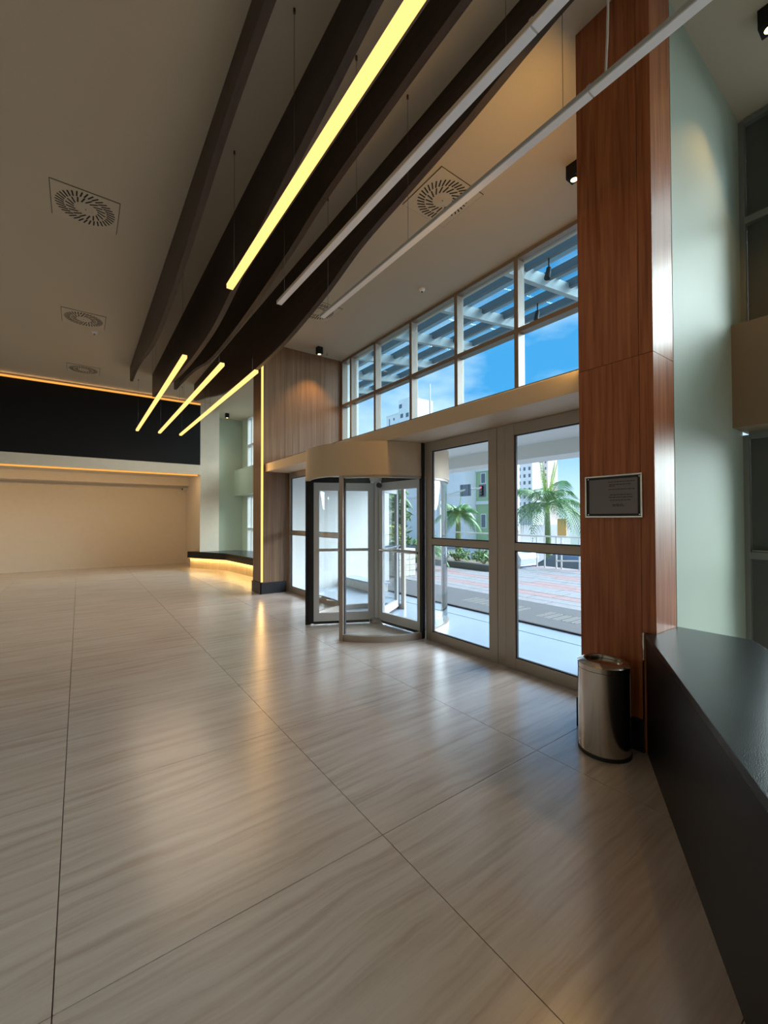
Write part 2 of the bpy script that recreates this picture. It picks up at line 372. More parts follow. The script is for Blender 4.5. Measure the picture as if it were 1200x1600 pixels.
# --- bulkhead over the doors and porch roof
struct('trim_4', box(2.95, 3.52, PY1, QY0, 2.392, 2.545), m_canopy, 'champagne bulkhead running over the glass doors')
struct('ceiling_porch', box(3.52, 5.6, PY1-0.02, QY0+0.2, 2.60, 2.76).box(5.6, 6.1, PY1-0.02, QY0+0.2, 2.385, 2.76), m_white, 'white porch roof with a deep edge beam outside the doors')

struct('roof_bounce_cut', box(XW+0.15, 6.08, PY1, QY0+0.18, 2.762, 2.775).box(3.53, XW, PY1, QY0, 2.762, 2.775), m_bounce_cut, 'unseen dark sheet added on the porch roof to cut bounced light')  # added so the white roof throws less sun up to the lobby ceiling
# --- door plane glazing
def leaf(name, label, y0, y1, z0=0.0, z1=2.39, stile=0.11, top=0.11, bot=0.105, mid=True, xx=XG, m=m_frame):
    d = thing(name, (xx, (y0+y1)/2, 0), label, None, kind='structure')
    t0, t1 = xx, xx+0.055
    for a, b in ((y0, y0+stile), (y1-stile, y1)): box(t0, t1, a, b, z0, z1).build('stile', m, d, 0.003)
    box(t0+.001, t1-.001, y0+stile, y1-stile, z1-top, z1).build('rail', m, d, 0.003)
    box(t0+.001, t1-.001, y0+stile, y1-stile, z0, z0+bot).build('rail', m, d, 0.003)
    zs = [z0+bot, z1-top]
    if mid:
        box(t0+.001, t1-.001, y0+stile, y1-stile, 1.15, 1.225).build('rail', m, d, 0.003); zs = [z0+bot, 1.15, 1.225, z1-top]
    for a, b in zip(zs[::2], zs[1::2]):
        box(xx+0.024, xx+0.032, y0+stile, y1-stile, a, b).build('pane', m_glass, d)
        g = MB(); k = 0.010
        for u0, u1, w0, w1 in ((y0+stile, y0+stile+k, a, b), (y1-stile-k, y1-stile, a, b), (y0+stile+k, y1-stile-k, a, a+k), (y0+stile+k, y1-stile-k, b-k, b)):
            g.box(xx+0.016, xx+0.040, u0, u1, w0, w1)
        g.build('glazing_gasket', m_rubber, d)
    return d
leaf('door_1', 'tall glazed door leaf between revolving door and centre post', 2.77, 3.86)
leaf('door_2', 'tall glazed door leaf beside the near walnut pier', 1.60, 2.67)
struct('trim_5', box(XG+0.004, XG+0.05, 2.673, 2.767, 0, 2.39), m_frame, 'champagne centre post between the two glazed door leaves')
leaf('window_1', 'tall fixed glazed panel beside the revolving door on its far side', 5.90, 6.97)
leaf('window_2', 'tall fixed glazed panel against the far walnut pier', 6.98, 7.99, stile=0.06)

# --- clerestory above the doors
def glazed(name, label, ys, zs, m, mg, xx=XW, dep=0.14, w=0.065, tw=0.06):
    t = thing(name, (xx, (ys[0]+ys[-1])/2, zs[0]), label, None, kind='structure')
    for y in ys: box(xx, xx+dep, y-w/2, y+w/2, zs[0], zs[-1]).build('mullion', m, t, 0.004)
    for z in zs:
        for a, b in zip(ys, ys[1:]): box(xx+0.004, xx+dep-0.004, a+w/2, b-w/2, z-tw/2, z+tw/2).build('transom', m, t)
    for a, b in zip(ys, ys[1:]):
        for c, d in zip(zs, zs[1:]): box(xx+dep*0.62, xx+dep*0.62+0.008, a+w/2, b-w/2, c+tw/2, d-tw/2).build('pane', mg, t)
    return t
glazed('window_3', 'high clerestory window over the doors with slim champagne mullions', [1.62, 2.34, 3.43, 4.53, 5.62, 6.72, 7.62, 8.00], [2.79, 3.95, 4.93], m_clframe, m_cglass)
glazed('window_4', 'tall window of the near alcove above the beam', [-5.3, -4.2, -3.1, -2.0, -0.9, 0.2, 0.86, 1.10], [3.096, 4.05, 4.93], m_darkframe, m_greenglass)
glazed('window_5', 'tall window of the near alcove below the beam', [-5.3, -4.2, -3.1, -2.0, -0.9, 0.2, 0.86, 1.10], [0.03, 1.14, 2.18], m_darkframe, m_greenglass)
glazed('window_6', 'tall window of the far alcove above the beam', [8.52, 9.6, 10.7, 11.8, 12.9, 14.0, 14.4], [3.19, 3.98, 4.93], m_greyframe, m_greenglass)
glazed('window_7', 'tall window of the far alcove below the beam', [8.52, 9.6, 10.7, 11.8, 12.9, 14.0, 14.4], [0.03, 1.14, 2.25], m_greyframe, m_greenglass)
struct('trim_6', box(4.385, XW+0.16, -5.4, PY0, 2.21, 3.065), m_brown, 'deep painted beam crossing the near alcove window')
struct('trim_7', box(4.385, XW+0.16, QY1, 14.95, 2.28, 3.16), m_pale, 'deep painted beam crossing the far alcove window')
struct('wall_alcove_nib', box(XW-0.002, XW+0.16, 14.43, 14.95, 0, ZC), m_pale, 'pale wall nib closing the far alcove window')
struct('wall_sill', box(XW, XW+0.16, QY1, 14.95, 2.25, 2.28), m_pale, 'pale sill strip under the far alcove beam')
# grey roller blinds drawn at the end of the near alcove window
for z0, z1, w in ((3.127, 4.90, 'above'), (1.171, 2.149, 'just below'), (0.061, 1.109, 'low beneath')):
    bl = thing('roller_blind', (4.70, 0.98, z0), 'drawn dark grey roller blind %s the near alcove beam' % w, 'blind', 'roller blinds at the near alcove')
    box(4.715, 4.719, 0.893, 1.067, z0, z1).build('fabric', mat('blind_fabric', (0.10, 0.105, 0.095), 0.8), bl)
    MB().tube([(4.717, 0.895, z0+0.006), (4.717, 1.065, z0+0.006)], 0.008).build('hem_bar', m_greyframe, bl)

# ================================================================== REVOLVING DOOR
DX, DY, DR = 3.43, 4.88, 0.97
rd = thing('revolving_door', (DX, DY, 0), 'three-winged glass revolving door under a round champagne canopy', 'revolving door')
A = R(27.5)
can = MB().arc(DX, DY, DR-0.02, DR+0.035, 0, 2*PI, 2.02, 2.388, 72).smooth().build('canopy', m_canopy, rd)
MB().arc(DX, DY, DR-0.035, DR+0.040, 0, 2*PI, 1.985, 2.02, 72).smooth().build('canopy_rim', m_canopy, can)
MB().disc(DX, DY, DR-0.02, 2.30, 2.37, 64).build('canopy_top', m_canopy, can)
MB().disc(DX, DY, DR-0.02, 2.055, 2.075, 64).build('canopy_ceiling', m_white, can)
for a0, a1 in ((PI+A, 2*PI-A), (A, PI-A)):
    dw = MB().arc(DX, DY, DR-0.030, DR+0.030, a0+0.055, a1-0.055, 0.0, 0.075, 30).smooth().build('drum_rail', m_frame, rd)
    MB().arc(DX, DY, DR-0.006, DR+0.006, a0+0.055, a1-0.055, 0.075, 1.985, 40).smooth().build('curved_pane', m_glass, dw)
    MB().arc(DX, DY, DR-0.030, DR+0.030, a0+0.055, a1-0.055, 1.955, 1.985, 30).smooth().build('drum_rail', m_frame, rd)
    for a in (a0, a1):
        s = 1 if a == a0 else -1
        MB().arc(DX, DY, DR-0.038, DR+0.038, a, a+s*0.052, 0.0, 1.985, 3).build('drum_post', m_rubber if (a == a1 and a1 < PI) else m_frame, rd)
        MB().arc(DX, DY, DR-0.030, DR+0.010, a+s*0.052, a+s*0.060, 0.075, 1.955, 1).build('post_gasket', m_rubber, rd)
for s, y in ((-1, DY-DR), (1, DY+DR)):
    ya, yb = sorted((y-s*0.0, y+s*0.045))
    box(DX-0.05, DX-0.002, ya, yb, 0, 2.39).build('side_channel', m_rubber, rd)
MB().tube([(DX, DY, 0.07), (DX, DY, 2.055)], 0.052, 20).smooth().build('centre_shaft', m_greyframe, rd)
MB().lathe([(0.0, 0.002), (0.115, 0.002), (0.118, 0.055), (0.075, 0.075), (0.0, 0.075)], DX, DY, 32).smooth().build('hub', m_chrome, rd)
MB().lathe([(0.0, 1.985), (0.10, 1.985), (0.115, 2.02), (0.115, 2.054), (0.0, 2.054)], DX, DY, 32).smooth().build('top_hub', m_white, rd)
def radial(mb, ang, r0, r1, z0, z1, th, off=0.0):
    c, s = math.cos(ang), math.sin(ang); n = (-s, c)
    P = lambda r, o: (DX+c*r+n[0]*(o+off), DY+s*r+n[1]*(o+off))
    return mb.prism([P(r0, -th/2), P(r1, -th/2), P(r1, th/2), P(r0, th/2)], z0, z1)
for k, deg in enumerate((154, 274, 34)):
    a = R(deg); RW = DR-0.045
    fr = MB()
    radial(fr, a, 0.055, 0.135, 0.05, 1.965, 0.045); radial(fr, a, RW-0.105, RW-0.03, 0.05, 1.965, 0.045)
    radial(fr, a, 0.135, RW-0.105, 1.855, 1.965, 0.0445); radial(fr, a, 0.135, RW-0.105, 0.05, 0.165, 0.0445)
    w = fr.build('wing', m_greyframe, rd)
    radial(MB(), a, 0.135, RW-0.105, 0.165, 1.855, 0.010).build('pane', m_glass, w)
    sl = MB(); radial(sl, a, RW-0.03, RW+0.030, 0.02, 2.03, 0.030); radial(sl, a, 0.10, RW-0.03, 1.966, 2.045, 0.026); radial(sl, a, 0.12, RW-0.03, 0.012, 0.049, 0.026)
    sl.build('brush_seal', m_rubber, w)
    for sg in (1, -1):
        c, s = math.cos(a), math.sin(a); o = sg*0.058
        p = lambda r, z, q: (DX+c*r-s*q, DY+s*r+c*q, z)
        mb = MB().tube([p(0.11, 1.03, o), p(RW-0.06, 1.03, o)], 0.016, 10)
        mb.tube([p(0.20, 1.03, o), p(0.20, 1.03, sg*0.02)], 0.010, 8); mb.tube([p(RW-0.09, 1.03, o), p(RW-0.09, 1.03, sg*0.02)], 0.010, 8)
        mb.smooth().build('push_bar', m_chrome, w)
MB().tube([(DX-0.02, DY-0.09, 1.93), (DX-0.07, DY-0.13, 1.93)], 0.035, 16).smooth().build('sensor', m_rubber, rd)

# ================================================================== CEILING FINS
def smooth_curve(pts, n=70):
    ys = [p[0] for p in pts]; out = []
    for i in range(n+1):
        y = ys[0]+(ys[-1]-ys[0])*i/n; k = 0
        while k < len(pts)-2 and y > pts[k+1][0]: k += 1
        p0 = pts[max(k-1,0)]; p1 = pts[k]; p2 = pts[k+1]; p3 = pts[min(k+2,len(pts)-1)]
        t = (y-p1[0])/(p2[0]-p1[0])
        m1 = (p2[1]-p0[1])/max(p2[0]-p0[0], 1e-6)*(p2[0]-p1[0]); m2 = (p3[1]-p1[1])/max(p3[0]-p1[0], 1e-6)*(p2[0]-p1[0])
        h = (2*t**3-3*t*t+1)*p1[1]+(t**3-2*t*t+t)*m1+(-2*t**3+3*t*t)*p2[1]+(t**3-t*t)*m2
        out.append((y, h))
    return out
fins = [
 (0.91, 0.06, [(-4.5,4.30),(-2.5,4.20),(-0.5,4.45),(1.2,4.66),(2.5,4.70),(3.5,4.64),(4.5,4.48),(5.5,4.34),(6.5,4.265),(7.4,4.265),(8.2,4.35),(9.2,4.51),(10.2,4.61),(11.15,4.63)], 'slender outermost dark wood ceiling fin with a wavy lower edge'),
 (1.395, 0.06, [(-4.5,4.62),(-2.5,4.70),(-0.5,4.66),(1.0,4.62),(2.0,4.575),(2.6,4.49),(3.4,4.38),(4.3,4.23),(5.0,4.09),(5.7,3.985),(6.6,3.965),(7.5,3.99),(8.6,4.08),(9.8,4.25),(10.8,4.36),(11.4,4.41)], 'deep dark wood ceiling fin between the first two lamp rows'),
 (1.88, 0.06, [(-4.5,4.30),(-2.5,4.30),(-0.5,4.52),(0.8,4.65),(1.9,4.66),(2.8,4.63),(3.6,4.59),(4.4,4.48),(5.4,4.40),(6.4,4.345),(7.5,4.335),(8.2,4.38),(9.0,4.51),(9.8,4.60),(10.6,4.655),(11.5,4.70)], 'dark wood ceiling fin between the second and third lamp rows'),
 (2.37, 0.06, [(-4.5,4.62),(-2.5,4.72),(-0.5,4.72),(0.6,4.68),(1.4,4.635),(2.2,4.52),(3.0,4.44),(3.7,4.37),(4.4,4.21),(5.1,4.10),(5.8,4.02),(6.8,3.985),(7.8,3.985),(8.7,4.03),(9.5,4.15),(10.4,4.32),(11.2,4.45),(11.6,4.52)], 'deepest dark wood ceiling fin on the glass door side')]
for x, t, pts, lab in fins:
    cv = smooth_curve(pts); mb = MB(); n = len(cv)
    vs = [(x, y, z) for y, z in cv] + [(x+t, y, z) for y, z in cv] + [(x, y, ZC) for y, _ in cv] + [(x+t, y, ZC) for y, _ in cv]
    fs = []
    for i in range(n-1):
        fs += [(i,i+1,n+i+1,n+i), (2*n+i,i,i+1,2*n+i+1)[::-1], (n+i,n+i+1,3*n+i+1,3*n+i), (2*n+i,3*n+i,3*n+i+1,2*n+i+1)]
    fs += [(0,n,3*n,2*n), (n-1,3*n-1,4*n-1,2*n-1)]
    mb.add(vs, fs).build('ceiling_fin', m_fin, None, 0, label=lab, category='ceiling fin', group='wavy ceiling fins')

# ================================================================== PENDANT LAMPS
def pendant(xc, y0, y1, lit, label, wires, power):
    zb, zt, hw = 3.684, (3.726 if lit else 3.718), (0.029 if lit else 0.026)  # lit lamps are thickened to imitate their bloom
    p = thing('linear_pendant', (xc, (y0+y1)/2, zb), label, 'pendant lamp', 'linear pendants between the fins')
    ym = (y0+y1)/2
    for a, b in ((y0, ym-0.003), (ym+0.003, y1)):
        box(xc-hw, xc+hw, a, b, zb+0.008, zt).build('housing', m_lamp_house, p, 0.0015)
        d = box(xc-hw, xc+hw, a+0.002, b-0.002, zb, zb+0.0078)
        if lit: d.box(xc-hw-0.001, xc-hw-0.0003, a+0.002, b-0.002, zb+0.0078, zt-0.002); d.box(xc+hw+0.0003, xc+hw+0.001, a+0.002, b-0.002, zb+0.0078, zt-0.002)  # glowing side sheets standing in for bloom
        d.build('diffuser', m_diff_on if lit else m_diff_off, p)
    box(xc-hw-0.002, xc+hw+0.002, ym-0.010, ym+0.010, zb+0.004, zt+0.003).build('joiner', m_lamp_house, p)
    for yy in (y0, y1):
        sg_ = 1 if yy == y1 else -1
        box(xc-hw-0.001, xc+hw+0.001, min(yy, yy+sg_*0.004), max(yy, yy+sg_*0.004), zb-0.001, zt+0.001).build('end_cap', m_diff_on if (lit and y0 > 5) else m_lamp_house, p)
    for yy in wires:
        MB().tube([(xc+0.005, yy, zt), (xc+0.005, yy, ZC)], 0.0016, 6).build('suspension_wire', m_wire, p)
        MB().tube([(xc+0.005, yy, ZC-0.03), (xc+0.005, yy, ZC)], 0.009, 8).build('wire_anchor', m_wire, p)
    if lit:
        for a, b in ((y0, ym), (ym, y1)):
            light('pendant_light', 'AREA', p, (xc, (a+b)/2, zb-0.006), power/2, (1.0, 0.82, 0.62), shape='RECTANGLE', size=0.05, size_y=(b-a)-0.02)
    return p
NW = [-1.7, 0.2, 1.27, 2.63, 4.0]; FW = [6.45, 9.06, 9.5, 12.0]
p1 = pendant(1.157, -1.87, 4.12, True, 'glowing warm linear pendant, the only lit one of its trio', NW, 4)
p2 = pendant(1.657, -1.90, 4.12, False, 'unlit grey linear pendant hanging beside the lit one', NW, 0)
p3 = pendant(2.155, -1.90, 4.12, False, 'unlit grey linear pendant with loose white cable by the pier', NW, 0)
cb = [(2.165, 1.04, 3.718), (2.17, 1.03, 3.95), (2.155, 1.015, 4.2), (2.15, 1.03, 4.42), (2.165, 1.05, 4.62), (2.165, 1.05, ZC)]
MB().tube(cb, 0.006, 8).smooth().build('power_cable', m_cable, p3)
pendant(1.157, 6.26, 12.15, True, 'glowing far linear pendant nearest the outermost fin', FW, 7)
pendant(1.657, 6.26, 12.15, True, 'glowing far linear pendant in the middle of its trio', FW, 7)
pendant(2.155, 6.26, 12.15, True, 'glowing far linear pendant next to the far walnut pier', FW, 7)

# ================================================================== LED STRIPS
def strip(name, mb, m, label, lights):
    o = mb.build(name, m, None, 0, label=label, category='led strip')
    for loc, en, aim, sx, sy in lights:
        light('strip_light', 'AREA', o, loc, en, (1.0, 0.66, 0.33), aim, shape='RECTANGLE', size=sx, size_y=sy)
    return o
vs = thing('led_strip', (2.885, QY0+0.012, 0.23), 'glowing vertical strip on the corner of the far walnut pier', 'led strip')
box(2.8705, 2.904, QY0-0.001, QY0+0.029, 0.23, 4.60).build('diffuser', m_led, vs)
box(2.882, 2.904, QY0+0.0292, QY0+0.032, 0.23, 4.60).build('channel', m_greyframe, vs)
light('strip_light', 'AREA', vs, (2.862, QY0-0.01, 2.4), 6, (1.0, 0.58, 0.20), (-0.5, -0.86, 0), shape='RECTANGLE', size=0.03, size_y=4.3)
vn = thing('led_strip', (2.885, PY1+0.012, 2.60), 'vertical warm strip on the door-side corner of the plaque pier', 'led strip')
box(2.886, 2.916, PY1+0.0004, PY1+0.0075, 2.60, 4.60).build('diffuser', m_led, vn)
light('strip_light', 'AREA', vn, (2.905, PY1+0.02, 3.6), 13, (1.0, 0.60, 0.18), (0.0, 1, 0), shape='RECTANGLE', size=0.03, size_y=2.0)
strip('led_strip', box(XL, 2.895, 13.285, 13.30, 4.865, 4.91), m_led2, 'thin amber cove strip along the top of the black wall',
      [((-1.9, 13.25, 4.90), 3, (0, -1, 0.35), 9.0, 0.03)])
strip('led_strip', box(XL, 2.83, 13.30, 13.36, 2.745, 2.784), m_led2, 'amber strip under the lintel of the back recess',
      [((-1.9, 13.34, 2.735), 30, (0, 0.55, -1), 9.2, 0.04)])

# ================================================================== SPOTLIGHTS
def spot(x, y, label, energy=28, aim=(0, 0, -1)):
    s = thing('spotlight', (x, y, ZC-0.14), label, 'spotlight', 'black cube ceiling spots')
    MB().box(x-0.055, x+0.055, y-0.055, y+0.055, ZC-0.135, ZC).build('body', m_black, s, 0.002)
    MB().arc(x, y, 0.032, 0.046, 0, 2*PI, ZC-0.142, ZC-0.134, 24).build('trim_ring', m_black, s)
    MB().disc(x, y, 0.032, ZC-0.141, ZC-0.136, 24).build('lens', m_lens, s)
    light('spot_light', 'SPOT', s, (x, y, ZC-0.15), energy, (1.0, 0.56, 0.17), aim, spot_size=R(95), spot_blend=0.6, shadow_soft_size=0.04)
    return s
spot(3.93, 2.20, 'black cube ceiling spot glowing behind the plaque pier', 70, (-0.1, -0.3, -1))
spot(3.92, 7.62, 'black cube ceiling spot above the far wood panelling', 70)
spot(3.92, 14.2, 'black cube ceiling spot in the far alcove', 14)
spot(3.80, 0.72, 'black cube ceiling spot over the near bench alcove', 26)

# ================================================================== CEILING VENTS
slot_me = {}
def slot_mesh(l, w):
    if (l, w) not in slot_me:
        mb = MB().box(-l/2, l/2, -w/2, w/2, -0.0025, 0.0)
        me = bpy.data.meshes.new('slot'); me.from_pydata(mb.v, [], mb.f); me.materials.append(m_slot); slot_me[(l, w)] = me
    return slot_me[(l, w)]
def vent(x, y, label):
    v = thing('ceiling_vent', (x, y, ZC-0.012), label, 'ceiling vent', 'square swirl vents')
    h = 0.305
    box(x-h, x+h, y-h, y+h, ZC-0.008, ZC).build('plate', m_vent, v, 0.002)
    g = MB()
    for a in ((x-h-0.006, x-h, y-h-0.006, y+h+0.006), (x+h, x+h+0.006, y-h-0.006, y+h+0.006), (x-h, x+h, y-h-0.006, y-h), (x-h, x+h, y+h, y+h+0.006)):
        g.box(*a, ZC-0.003, ZC)
    g.build('shadow_gap', m_slot, v)
    MB().lathe([(0.0, ZC-0.016), (0.05, ZC-0.015), (0.075, ZC-0.0085)], x, y, 24).smooth().build('hub', m_vent, v)
    MB().disc(x, y, 0.006, ZC-0.018, ZC-0.0155, 10).build('screw', m_slot, v)
    for cnt, rad, ln, wd, tw in ((36, 0.235, 0.085, 0.014, 22), (18, 0.145, 0.085, 0.014, 30)):
        for k in range(cnt):
            a = 2*PI*k/cnt
            o = bpy.data.objects.new('slot', slot_mesh(ln, wd)); C.objects.link(o); o.parent = v
            o.location = (rad*math.cos(a), rad*math.sin(a), 0.0038); o.rotation_euler = (R(0), 0, a+R(tw))
    return v
vent(0.03, 5.72, 'square swirl vent on the plain ceiling, farthest from the black upper wall')
vent(0.035, 8.92, 'square swirl vent beside the small round smoke detector')
vent(0.05, 11.95, 'square swirl vent closest to the black upper wall')
vent(3.18, 3.28, 'square swirl vent partly crossed by an unlit pendant near the pier spot')
vent(3.20, 6.30, 'square swirl vent at the tip of the unlit pendant, above the wood panelling')

# small ceiling devices
def detector(x, y, r, label, name='smoke_detector', cat='detector'):
    d = thing(name, (x, y, ZC-0.05), label, cat)
    MB().lathe([(0.0, ZC-0.045), (r*0.6, ZC-0.042), (r*0.95, ZC-0.022), (r, ZC-0.008), (r, ZC)], x, y, 24).smooth().build('dome', m_diff_off, d)
    MB().disc(x, y, r*0.35, ZC-0.0485, ZC-0.044, 14).build('grille', m_slot, d)
detector(4.18, 4.76, 0.045, 'small round white detector on the ceiling above the clerestory')
detector(0.20, 9.42, 0.05, 'small round smoke detector on the ceiling beside a vent')
sk = thing('sprinkler_head', (4.17, 7.76, ZC-0.06), 'tiny sprinkler head beside the far panelling spot', 'sprinkler')
MB().tube([(4.17, 7.76, ZC), (4.17, 7.76, ZC-0.05)], 0.009, 8).build('stem', m_chrome, sk)
MB().disc(4.17, 7.76, 0.018, ZC-0.056, ZC-0.05, 14).build('deflector', m_chrome, sk)
cc = thing('security_camera', (2.80, 15.2, 2.42), 'small white dome-nosed security camera in the recess corner', 'camera')
box(2.86, 2.90, 15.16, 15.24, 2.43, 2.52).build('bracket', m_white, cc, 0.005)
MB().tube([(2.86, 15.2, 2.47), (2.74, 15.08, 2.45)], 0.035, 14).smooth().build('body', m_white, cc)
MB().tube([(2.741, 15.081, 2.45), (2.733, 15.073, 2.449)], 0.026, 14).build('lens', m_rubber, cc)

# ================================================================== NEAR COUNTER BENCH (black granite)
dx, dy = -0.857, -0.515
fpt = lambda t: (2.868+dx*t, 1.172+dy*t)
bpt = lambda t: (3.187+dx*t, 0.726+dy*t)
T = 3.1
poly = [fpt(0), (2.868, PY0-0.003), (3.19, PY0-0.003), bpt(0), bpt(T), fpt(T)]
nb = thing('granite_bench', (2.2, 0.5, 0), 'black polished granite counter bench running from the plaque pier', 'bench')
MB().prism(poly, 0.715, 0.75).build('top_slab', m_granite, nb, 0.0025)
def inset(k): return [(fpt(0)[0]+0.515*k-0.0, fpt(0)[1]-0.857*k), (2.868+0.01, PY0-0.006), (3.18, PY0-0.006), (3.18, 0.74), (bpt(T)[0], bpt(T)[1]+0.01), (fpt(T)[0]+0.515*k, fpt(T)[1]-0.857*k)]
MB().prism(inset(0.003), 0.0, 0.714).build('front_slab', m_granite2, nb, 0.0025)
box(2.858, 2.868, 1.176, 1.184, 0.02, 0.745).build('edge_bead', m_chrome, nb)

# ================================================================== FAR BENCH
fb = thing('far_bench', (3.5, 11.5, 0), 'angled black-topped bench with a glowing pale wood base by the far alcove', 'bench')
front = [(2.62, 13.62), (3.33, 12.20), (3.475, 10.28), (3.50, QY1+0.02)]
top = front + [(4.30, QY1+0.02), (4.25, 12.6), (3.95, 13.27), (2.885, 13.27), (2.885, 13.62)]
MB().prism(top, 0.31, 0.50).build('top_slab', m_granite, fb, 0.004)
off = [(2.70, 13.62), (3.41, 12.25), (3.56, 10.29), (3.58, QY1+0.03)]
MB().prism(off + [(4.2, QY1+0.03), (4.15, 12.5), (3.9, 13.265), (2.884, 13.265), (2.884, 13.62)], 0.0, 0.308).build('wood_base', m_ash, fb)
def seg_strip(a, b, k):
    mid = ((a[0]+b[0])/2, (a[1]+b[1])/2); d = Vector((b[0]-a[0], b[1]-a[1])); L = d.length; d.normalize()
    mb = MB().beam((a[0], a[1], 0.302), (b[0], b[1], 0.302), 0.02, 0.010); mb.build('led_line', m_led, fb)
    o = light('bench_light', 'AREA', fb, (mid[0], mid[1], 0.293), k*L, (1.0, 0.66, 0.24), (0, 0, -1), shape='RECTANGLE', size=L, size_y=0.02)
    o.rotation_euler = (0, 0, math.atan2(d.y, d.x))
sh = lambda p, q: (p[0]*0.45+q[0]*0.55, p[1]*0.45+q[1]*0.55)
ml = [sh(p, q) for p, q in zip(front, off)]
for a, b in zip(ml, ml[1:]): seg_strip(a, b, 2.6)

# ================================================================== WASTE BIN
BX, BY, BR = 2.695, 1.345, 0.150
bn = thing('waste_bin', (BX, BY, 0), 'cylindrical brushed steel waste bin standing against the plaque pier', 'waste bin')
MB().lathe([(0.0, 0.0), (BR+0.003, 0.0), (BR+0.003, 0.022), (BR, 0.024)], BX, BY, 64).smooth().build('base_ring', m_rubber, bn)
MB().lathe([(BR, 0.022), (BR, 0.520), (BR-0.004, 0.522)], BX, BY, 64).smooth().build('body', m_steel, bn)
lid = MB().lathe([(BR+0.001, 0.523), (BR+0.002, 0.552), (BR-0.010, 0.560), (0.115, 0.572), (0.105, 0.568), (0.103, 0.548)], BX, BY, 64).smooth().build('lid_ring', m_steel, bn)
MB().lathe([(0.103, 0.546), (0.060, 0.551), (0.0, 0.556)], BX, BY, 48).smooth().build('swing_flap', m_steel, lid)

# ================================================================== PLAQUE
pq = thing('wall_plaque', (PX-0.01, 1.357, 1.467), 'silver-framed dark engraved plaque on the walnut pier', 'plaque')
y0, y1, z0, z1 = 1.173, 1.541, 1.467, 1.750
fr = MB()
for a in ((y0, y1, z0, z0+0.011), (y0, y1, z1-0.011, z1), (y0, y0+0.011, z0+0.011, z1-0.011), (y1-0.011, y1, z0+0.011, z1-0.011)):
    fr.box(PX-0.018, PX-0.0005, *a)
fr.build('frame', m_chrome, pq, 0.0015)
box(PX-0.006, PX-0.0006, y0+0.011, y1-0.011, z0+0.011, z1-0.011).build('mount', m_ink, pq)
box(PX-0.009, PX-0.0062, y0+0.030, y1-0.026, z0+0.026, z1-0.026).build('plate', m_plate, pq, 0.001)
# engraved lines on the right half: too small to read in the photograph, kept as broken dark strokes
ln = MB(); rr = random.Random(3)
rows = [(0.915, .17, 1), (0.835, .16, .92), (0.79, .165, .3), (0.69, .17, 1), (0.53, .155, .9), (0.455, .165, .95), (0.37, .15, .85), (0.24, .12, .6), (0.20, .12, .6)]
for fz, wd, fill in rows:
    z = z0+0.03+(z1-z0-0.06)*fz; yy = 1.384-0.5*(0.17-wd); end = yy-wd*fill
    while yy > end+0.008:
        w = min(rr.uniform(0.008, 0.022), yy-end)
        ln.box(PX-0.0096, PX-0.0089, yy-w, yy, z, z+0.0050); yy -= w+0.0035
ln.build('engraved_lines', m_ink, pq)
for yy, zz in ((y0+0.02, z0+0.02), (y1-0.02, z0+0.02), (y0+0.02, z1-0.02), (y1-0.02, z1-0.02)):
    MB().tube([(PX-0.010, yy, zz), (PX-0.006, yy, zz)], 0.004, 10).build('screw', m_chrome, pq)

# ================================================================== OUTSIDE
struct('floor_porch', box(3.41, 4.66, PY1-0.1, QY0+0.1, -0.2, 0.0).box(4.66, 5.04, -6, QY0+0.3, -0.2, 0.004), m_porch, 'pale glossy porch floor outside the glass doors')
struct('wall_porch', box(3.50, 5.95, QY0-0.03, QY0+0.25, 0, 2.60), m_white, 'white porch side wall beyond the revolving door')
dm = thing('door_mat', (5.7, 4.5, 0), 'long dark grey entrance mat with faded pale lettering on the porch', 'door mat')
box(5.04, 6.38, 1.0, 7.6, 0.0, 0.016).build('carpet', m_mat, dm, 0.003)
box(5.04, 5.075, 1.0, 7.6, 0.0, 0.026).build('edge_trim', m_rubber, dm)
lt = MB(); rq = random.Random(11)
for base_y, n in ((5.25, 9), (3.75, 8)):
    for k in range(n):
        yy = base_y-k*0.135
        for q in range(2): lt.box(5.50, 5.92, yy-0.03-q*0.05, yy-0.012-q*0.05, 0.0162, 0.0175)
        xx = rq.choice([5.50, 5.70, 5.90]); lt.box(xx, xx+0.02, yy-0.08, yy-0.012, 0.0162, 0.0175)
lt.build('pale_lettering', m_matmark, dm)

plaza = struct('floor_plaza', box(5.04, 11.6, -8, 7.7, -1.2, -0.012).box(5.04, 9.2, 7.7, 16, -1.2, -0.012), m_joint, 'plaza pavement of long grey and pink pavers')
pv = {}
def paver(x0, x1, y0, y1, m):
    w, d = round(x1-x0, 3), round(y1-y0, 3); key = (w, d, m.name)
    if key not in pv:
        mb = MB().box(-w/2+.008, w/2-.008, -d/2+.008, d/2-.008, -0.012, 0); me = bpy.data.meshes.new('paver'); me.from_pydata(mb.v, [], mb.f); me.materials.append(m); pv[key] = me
    o = bpy.data.objects.new('paver', pv[key]); C.objects.link(o); o.parent = plaza
    og = ORG[plaza.name]; o.location = ((x0+x1)/2-og[0], (y0+y1)/2-og[1], -og[2]+random.uniform(-0.002, 0.002))
for r_ in range(16):
    x0 = 6.40+r_*0.325; x1 = x0+0.325; yy = 0.6+random.uniform(0, 1.0); lim = 7.7 if x1 > 9.2 else 11.5
    pink = r_ % 4 in (2,) or r_ in (5, 9)
    while yy < lim-0.3:
        l = min(random.choice((1.2, 1.2, 0.9)), lim-yy); paver(x0, x1, yy, yy+l, m_paver2 if (pink and random.random() < 0.8) else m_paver1); yy += l
struct('floor_street', box(-60, 300, -200, 300, -1.4, -1.20), m_asphalt, 'grey asphalt street below the plaza')

